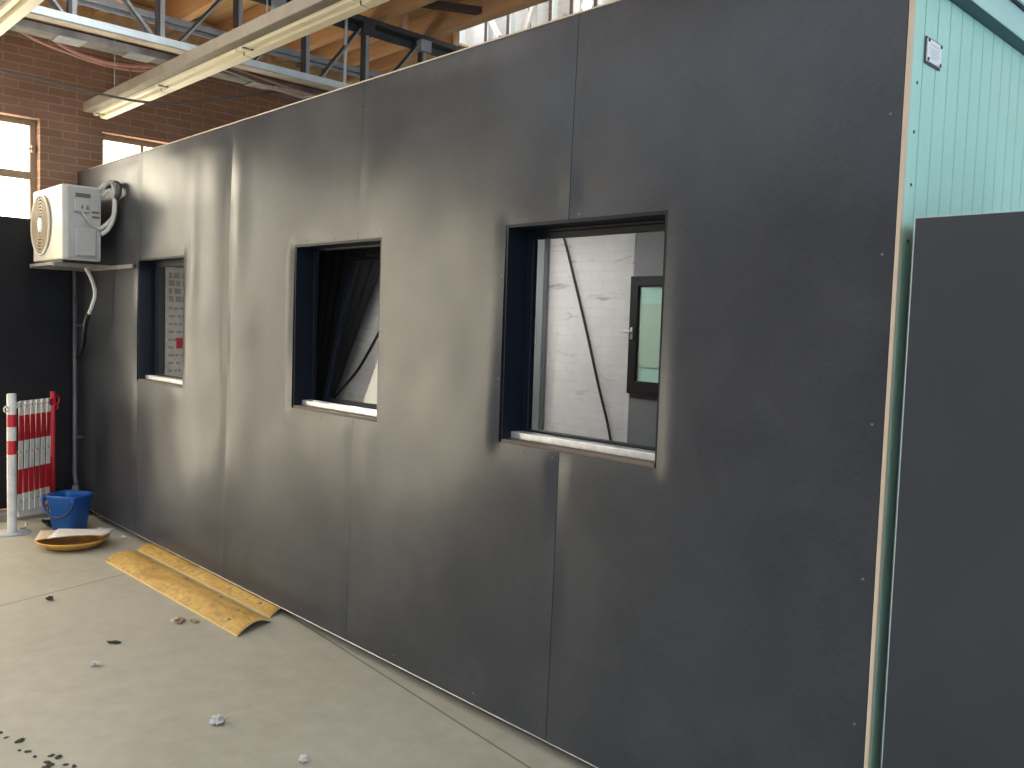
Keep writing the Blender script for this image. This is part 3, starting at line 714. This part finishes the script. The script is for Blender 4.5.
# ------------------------------------------------------------------ folding scissor barrier
sb = thing('scissor_barrier', (-7.2, -.45, 0), 'folded red and white expanding scissor barrier against the black panel', 'barrier')
P0 = Vector((-7.008, -.636, 0)); P1 = Vector((-7.282, -.285, 0)); D = (P1 - P0); LEN = D.length; D.normalize(); NN = Vector((-D.y, D.x, 0))
def striped(mb, p, r, bands, n=20):
    for z0, z1, m in bands: mb.tube([(p.x, p.y, z0), (p.x, p.y, z1)], r, m, n, caps=False)
wp = MB(); striped(wp, P0, .031, [(.008, .575, M_wh), (.575, .675, M_red), (.675, .775, M_wh), (.775, .865, M_red), (.865, 1.01, M_wh)])
wp.tube([(P0.x, P0.y, 1.009), (P0.x, P0.y, 1.014)], [.031, .025], M_wh, 20)
wpo = wp.obj('end_post', None, sb); wpo['label'] = 'white post with two red bands'
rp = MB().tube([(P1.x, P1.y, .012), (P1.x, P1.y, 1.0)], .019, n=16).obj('end_post', M_red, sb); rp['label'] = 'slim red post'
MB().lathe((P0.x, P0.y, 0), [(.12, 0), (.12, .006), (.05, .011)], n=28).obj('base_plate', M_steel, sb)
MB().lathe((P1.x, P1.y, 0), [(.075, 0), (.075, .006), (.03, .011)], n=24).obj('base_plate', M_steel, sb)
q = P0 - D * .055
MB().ring((q.x, q.y, .905), (0, 1, 0) if False else NN, .020, .006, n=20).obj('eyelet', M_wh, sb)
q = P0 + D * .06
MB().bar((P0.x, P0.y, .925), tuple(P0 + D * .10 + Vector((0, 0, .925))), .03, .04, side=NN).obj('post_hinge', M_wh, sb)
q = P1 - D * .04
MB().bar(tuple(P1 + Vector((0, 0, .93))), tuple(P1 - D * .06 + Vector((0, 0, .92))), .03, .05, side=NN).obj('post_hinge', M_red, sb)
q = P1 + D * .04
MB().ring(tuple(q + Vector((0, 0, .93))), NN, .035, .006, n=20).ring(tuple(q + Vector((.0, 0, .88))), NN, .02, .005, n=18).obj('lifting_ring', M_red, sb)
MB().bar(tuple(P1 - D * .055 + Vector((0, 0, .10))), tuple(P1 - D * .05 + Vector((0, 0, .50))), .012, .085, side=NN).obj('lower_bracket', M_red, sb)
# slats: near-vertical, front and back layer, crossing; each white at ends and middle, red between
ns = 6; s0, s1 = .055, LEN - .05
def slat(u, lean, off, bands, w=.034):
    mb = MB()
    M = Matrix((( D.x, NN.x, 0, 0), (D.y, NN.y, 0, 0), (0, 0, 1, 0), (0, 0, 0, 1)))
    base = P0 + D * u + NN * off
    for z0, z1, m in bands:
        mid = .53
        def pt(z): return base + D * (lean * (z - mid)) + Vector((0, 0, z))
        mb.bar(pt(z0), pt(z1), .006, w, m, side=NN)
    return mb.obj('slat', None, sb)
fb = [(.14, .275, M_wh), (.275, .455, M_red), (.455, .665, M_wh), (.665, .85, M_red), (.85, .955, M_wh)]
bb = [(.12, .30, M_wh), (.30, .50, M_wh), (.50, .70, M_wh), (.70, .87, M_wh), (.87, .95, M_wh)]
for k in range(ns):
    u = s0 + .02 + (s1 - s0 - .04) * k / (ns - 1)
    slat(u, .03, -.012, fb, .041)
    slat(u + .027, -.02, .006, bb, .03)
pv = MB()
for k in range(ns):
    u = s0 + .02 + (s1 - s0 - .04) * k / (ns - 1)
    for z in (.22, .58, .92):
        p = P0 + D * u - NN * .012 + Vector((0, 0, z)); pv.tube([tuple(p - NN * .006), tuple(p + NN * .026)], .005, n=8)
pv.obj('pivot_pins', M_dksteel, sb)
MB().bar(tuple(P0 + D * .06 + Vector((0, 0, .13))), tuple(P0 + D * (LEN - .07) + Vector((0, 0, .10))), .02, .05, side=NN).obj('lower_rail', M_wh, sb)
# latch lying at the post foot
MB().tube(smooth_path([tuple(P0 + D * .06 + Vector((0, 0, .01))), tuple(P0 + D * .14 + Vector((0, 0, .012))), tuple(P0 + D * .15 + Vector((0, 0, .05)))]), .009).obj('foot_latch', M_alu, sb)
rag = MB(); vs = []
for k in range(26):
    a = k * 2.4; r = .012 + .055 * math.sqrt(k / 26)
    rag.tube([(-7.06 + r * math.cos(a), -.33 + r * math.sin(a), .03 + .012 * math.sin(k)), (-7.06 + (r + .03) * math.cos(a + .6), -.33 + (r + .03) * math.sin(a + .6), .04 + .01 * math.cos(k * 1.3))], .009, n=6)
B_ = rag.box(-7.12, -7.0, -.38, -.28, .0, .03, bev=.012)
tag(rag.obj('rag_heap', noisy('dark_rag', (.02, .02, .02), (.5, .47, .42), 16, .9, lo=.55, hi=.7)), 'small dark crumpled rag under the folded barrier', 'rag')

# ------------------------------------------------------------------ blue bucket
bk = thing('bucket', (-6.86, -.29, 0), 'blue square plastic bucket between the barrier and the cabin', 'bucket')
ROT = Matrix.Translation((-6.86, -.29, 0)) @ Matrix.Rotation(math.radians(34), 4, 'Z')
def rsq(h, rad, n=8):
    out = []
    for cx, cy, a0 in ((1, 1, 0), (-1, 1, PI / 2), (-1, -1, PI), (1, -1, 1.5 * PI)):
        for k in range(n + 1):
            a = a0 + PI / 2 * k / n; out.append((cx * (h - rad) + rad * math.cos(a), cy * (h * .92 - rad) + rad * math.sin(a)))
    return out
bb_ = MB(); rings = []
for z, h, rad in ((0, .088, .035), (.006, .094, .038), (.25, .122, .045), (.262, .132, .047), (.276, .132, .047), (.276, .124, .045), (.24, .116, .043), (.012, .088, .034)):
    rings.append([bb_.bm.verts.new(ROT @ Vector((x, y, z))) for x, y in rsq(h, rad)])
for A, B2 in zip(rings, rings[1:]):
    n = len(A)
    for k in range(n):
        f = bb_.bm.faces.new((A[k], A[(k + 1) % n], B2[(k + 1) % n], B2[k])); f.smooth = True
bb_.bm.faces.new(rings[0][::-1]); bb_.bm.faces.new(rings[-1])
bko = bb_.obj('bucket_body', M_blue, bk)
pts = []
for k in range(17):
    a = PI * k / 16
    pts.append(ROT @ Vector((.128 * math.cos(a), -.118 - .018 * math.sin(a) , .25 - .13 * math.sin(a))))
MB().tube(pts, .009, n=8).obj('bucket_handle', M_bluedk, bk)
for sx in (-1, 1): MB().box(sx * .128 - .012, sx * .128 + .012, -.135, -.095, .232, .262, M=ROT, bev=.004).obj('handle_lug', M_blue, bk)

# ------------------------------------------------------------------ yellow dish with papers
C0 = (-6.37, -.42, 0)
MB_ = MB().lathe(C0, [(.11, 0), (.17, .012), (.222, .05), (.232, .062), (.228, .066), (.215, .056), (.165, .022), (.11, .012)], n=40)
tag(MB_.obj('round_tray', M_orange), 'shallow amber plastic tray on the floor with papers lying on it', 'tray')
def sheet(name, c, w, h, rot, tilt, m, label, curl=.012):
    mb = MB(); n = 10; T = Matrix.Translation(c) @ Matrix.Rotation(rot, 4, 'Z') @ Matrix.Rotation(tilt, 4, 'Y')
    g = [[mb.bm.verts.new(T @ Vector((w * (i / n - .5), h * (j / n - .5), curl * math.sin(3 * i / n + 2 * j / n) + .3 * curl * math.cos(6 * j / n)))) for j in range(n + 1)] for i in range(n + 1)]
    for i in range(n):
        for j in range(n):
            f = mb.bm.faces.new((g[i][j], g[i + 1][j], g[i + 1][j + 1], g[i][j + 1])); f.smooth = True
    o = mb.obj(name, m); s = o.modifiers.new('thickness', 'SOLIDIFY'); s.thickness = .002
    return tag(o, label, 'paper')
sheet('cardboard_piece', (-6.44, -.45, .074), .34, .26, 1.15, -.06, M_card, 'brown card lying under the grey paper on the amber tray')
o = sheet('paper_sheet', (-6.33, -.38, .096), .36, .25, 1.0, -.05, M_paper, 'grimy pale paper sheet on top of the amber tray', .010)

# ------------------------------------------------------------------ two yellow arched boards
def arched(name, x0, x1, yc0, yc1, w, h, label, z0=0, tilt=0):
    mb = MB(); nx, ny = 40, 14; t = .011; k0 = mb.mi(M_yel); k1 = mb.mi(M_yeled)
    top = []; bot = []
    for i in range(nx + 1):
        u = i / nx; rt = []; rb = []
        for j in range(ny + 1):
            s = j / ny * 2 - 1
            x = x0 + (x1 - x0) * u
            if u < .5: x += (.02 * s * s - .10 * (s + 1) / 2) * (1 - u * 2) ** 4     # rounded, skewed left end
            else: x += -.10 * (s + 1) / 2 * (u * 2 - 1) ** 4
            y = yc0 + (yc1 - yc0) * u + s * w / 2
            z = z0 + h * (1 - s * s) * (1 - .35 * (1 - u) ** 3) + .001 + tilt * (s + 1)
            rt.append(mb.bm.verts.new((x, y, z + t))); rb.append(mb.bm.verts.new((x, y, z)))
        top.append(rt); bot.append(rb)
    def F(vs, k, sm=True):
        f = mb.bm.faces.new(vs); f.material_index = k; f.smooth = sm
    for i in range(nx):
        for j in range(ny):
            F((top[i][j], top[i + 1][j], top[i + 1][j + 1], top[i][j + 1]), k0)
            F((bot[i][j], bot[i][j + 1], bot[i + 1][j + 1], bot[i + 1][j]), k0)
        F((top[i][0], bot[i][0], bot[i + 1][0], top[i + 1][0]), k1, False); F((top[i][ny], top[i + 1][ny], bot[i + 1][ny], bot[i][ny]), k0, False)
    for j in range(ny):
        F((top[0][j], top[0][j + 1], bot[0][j + 1], bot[0][j]), k1, False); F((top[nx][j], bot[nx][j], bot[nx][j + 1], top[nx][j + 1]), k1, False)
    for e in mb.bm.edges:
        if len(e.link_faces) == 2 and e.link_faces[0].material_index != e.link_faces[1].material_index: e.smooth = False
    t_ = thing(name, ((x0 + x1) / 2, (yc0 + yc1) / 2, 0), label, 'board', 'yellow arched boards by the cabin')
    mb.obj('board', None, t_)
    for u, s in ((.18, .45), (.45, .5), (.7, .48), (.86, .1), (.9, -.6)):
        x = x0 + (x1 - x0) * u; y = yc0 + (yc1 - yc0) * u + s * w / 2; z = z0 + h * (1 - s * s) * (1 - .35 * (1 - u) ** 3) + t
        MB().lathe((x, y, z + .0), [(.011, 0), (.010, .003), (.005, .004)], n=10).obj('bolt_head', M_greycable, t_)
arched('arched_board', -5.86, -4.055, -.262, -.232, .24, .036, 'front yellow worn arched board lying free on the concrete')
arched('arched_board', -6.02, -4.215, -.008, .022, .215, .024, 'rear yellow worn arched board tucked under the cabin edge')

# ------------------------------------------------------------------ litter
def scrap(name, p, r, m, label, cat, seed, flat=.5, long=1.0, group=None):
    mb = MB(); bmesh.ops.create_icosphere(mb.bm, subdivisions=3, radius=r)
    lo = 9
    for v in mb.bm.verts:
        n = noise.noise(v.co / r * 1.4 + Vector((seed * 3.7, seed, 0))) + .55 * noise.noise(v.co / r * 3.6 + Vector((seed, 9, 0)))
        v.co = v.co * (.8 + .8 * n) * .85; v.co.z *= flat; v.co.x *= long; lo = min(lo, v.co.z)
    a = seed * 1.9
    for v in mb.bm.verts:
        x, y = v.co.x, v.co.y
        v.co = Vector((p[0] + x * math.cos(a) - y * math.sin(a), p[1] + x * math.sin(a) + y * math.cos(a), v.co.z - lo))
    return tag(mb.obj(name, m), label, cat, group)
scrap('paper_scrap', (-3.22, -.847), .030, M_paper, 'crumpled pale paper scrap lying alone in the middle of the open floor', 'scrap', 1, .55, 1.5)
scrap('paper_scrap', (-2.731, -.748), .022, M_paper, 'small pale scrap on the floor nearest the bottom of the picture', 'scrap', 2, .7)
scrap('dry_leaf', (-4.446, -.48), .036, M_leaf, 'brown dry leaf with a pale core in front of the yellow boards', 'leaf', 3, .35, 1.2)
scrap('paper_scrap', (-4.47, -.50), .022, M_paper, 'pale crumb beside the dry leaf in front of the yellow boards', 'scrap', 4, .5, 1.2)
scrap('dry_leaf', (-4.40, -.42), .024, M_leaf, 'narrow brown leaf fragment just behind the larger dry leaf', 'leaf', 5, .3, 1.9)
scrap('paper_scrap', (-4.108, -1.016), .022, M_paper, 'small pale scrap on the open floor at left', 'scrap', 6, .6)
scrap('dry_leaf', (-4.344, -.845), .020, M_dirt, 'dark curled leaf on the open floor between two pale scraps', 'leaf', 7, .3, 2.2)
scrap('dry_leaf', (-5.23, -.887), .022, M_dirt, 'small dark leaf by the floor joint at far left', 'leaf', 8, .5, 1.3)
scrap('paper_scrap', (-6.40, .02 - .09), .02, M_paper, 'tiny pale scrap at the cabin foot behind the tray', 'scrap', 9, .5, 1.3)
scrap('paper_scrap', (-6.75, -.12), .03, M_paper, 'pale scrap at the cabin foot right of the blue bucket', 'scrap', 10, .35, 1.5)
for i, (x, y, r) in enumerate([(-3.656, -1.507, .012), (-3.54, -1.468, .020), (-3.431, -1.47, .013), (-3.375, -1.462, .010), (-3.347, -1.415, .012), (-3.302, -1.442, .014), (-3.273, -1.441, .016), (-3.245, -1.397, .011), (-3.213, -1.38, .012), (-3.60, -1.50, .010), (-3.27, -1.46, .012), (-3.32, -1.40, .016), (-3.24, -1.47, .013), (-3.46, -1.49, .009)]):
    scrap('dirt_clump', (x, y), r * .8, M_dirt, 'dark crumb in the trail of dirt across the bottom left floor corner', 'dirt', 20 + i, .25, 1.6, 'dark crumbs trailing across the floor')

# ------------------------------------------------------------------ world, camera
w = bpy.data.worlds.new('World'); SC.world = w; w.use_nodes = True
bg = w.node_tree.nodes['Background']; bg.inputs[0].default_value = (.64, .82, 1., 1); bg.inputs[1].default_value = 2.4

cam = bpy.data.cameras.new('Camera'); co = bpy.data.objects.new('Camera', cam); COL.objects.link(co); SC.camera = co
Rr = Vector((0.68880668, 0.7242159, 0.03250663)); Uu = Vector((-0.06851196, 0.02039174, 0.99744187)); Ff = Vector((-0.7217004, 0.68927172, -0.06366342))
co.matrix_world = Matrix.Translation((0, -2.3665, 1.6)) @ Matrix(((Rr.x, Uu.x, -Ff.x), (Rr.y, Uu.y, -Ff.y), (Rr.z, Uu.z, -Ff.z))).to_4x4()
cam.sensor_width = 36; cam.sensor_fit = 'HORIZONTAL'; cam.lens = 875.911 / 1024 * 36; cam.clip_start = .02

vs_ = SC.view_settings
vs_.view_transform = 'Standard'; vs_.look = 'None'; vs_.exposure = .22; vs_.gamma = 1; vs_.use_curve_mapping = False
SC.cycles.max_bounces = 8; SC.cycles.transparent_max_bounces = 12
SC.cycles.use_denoising = True
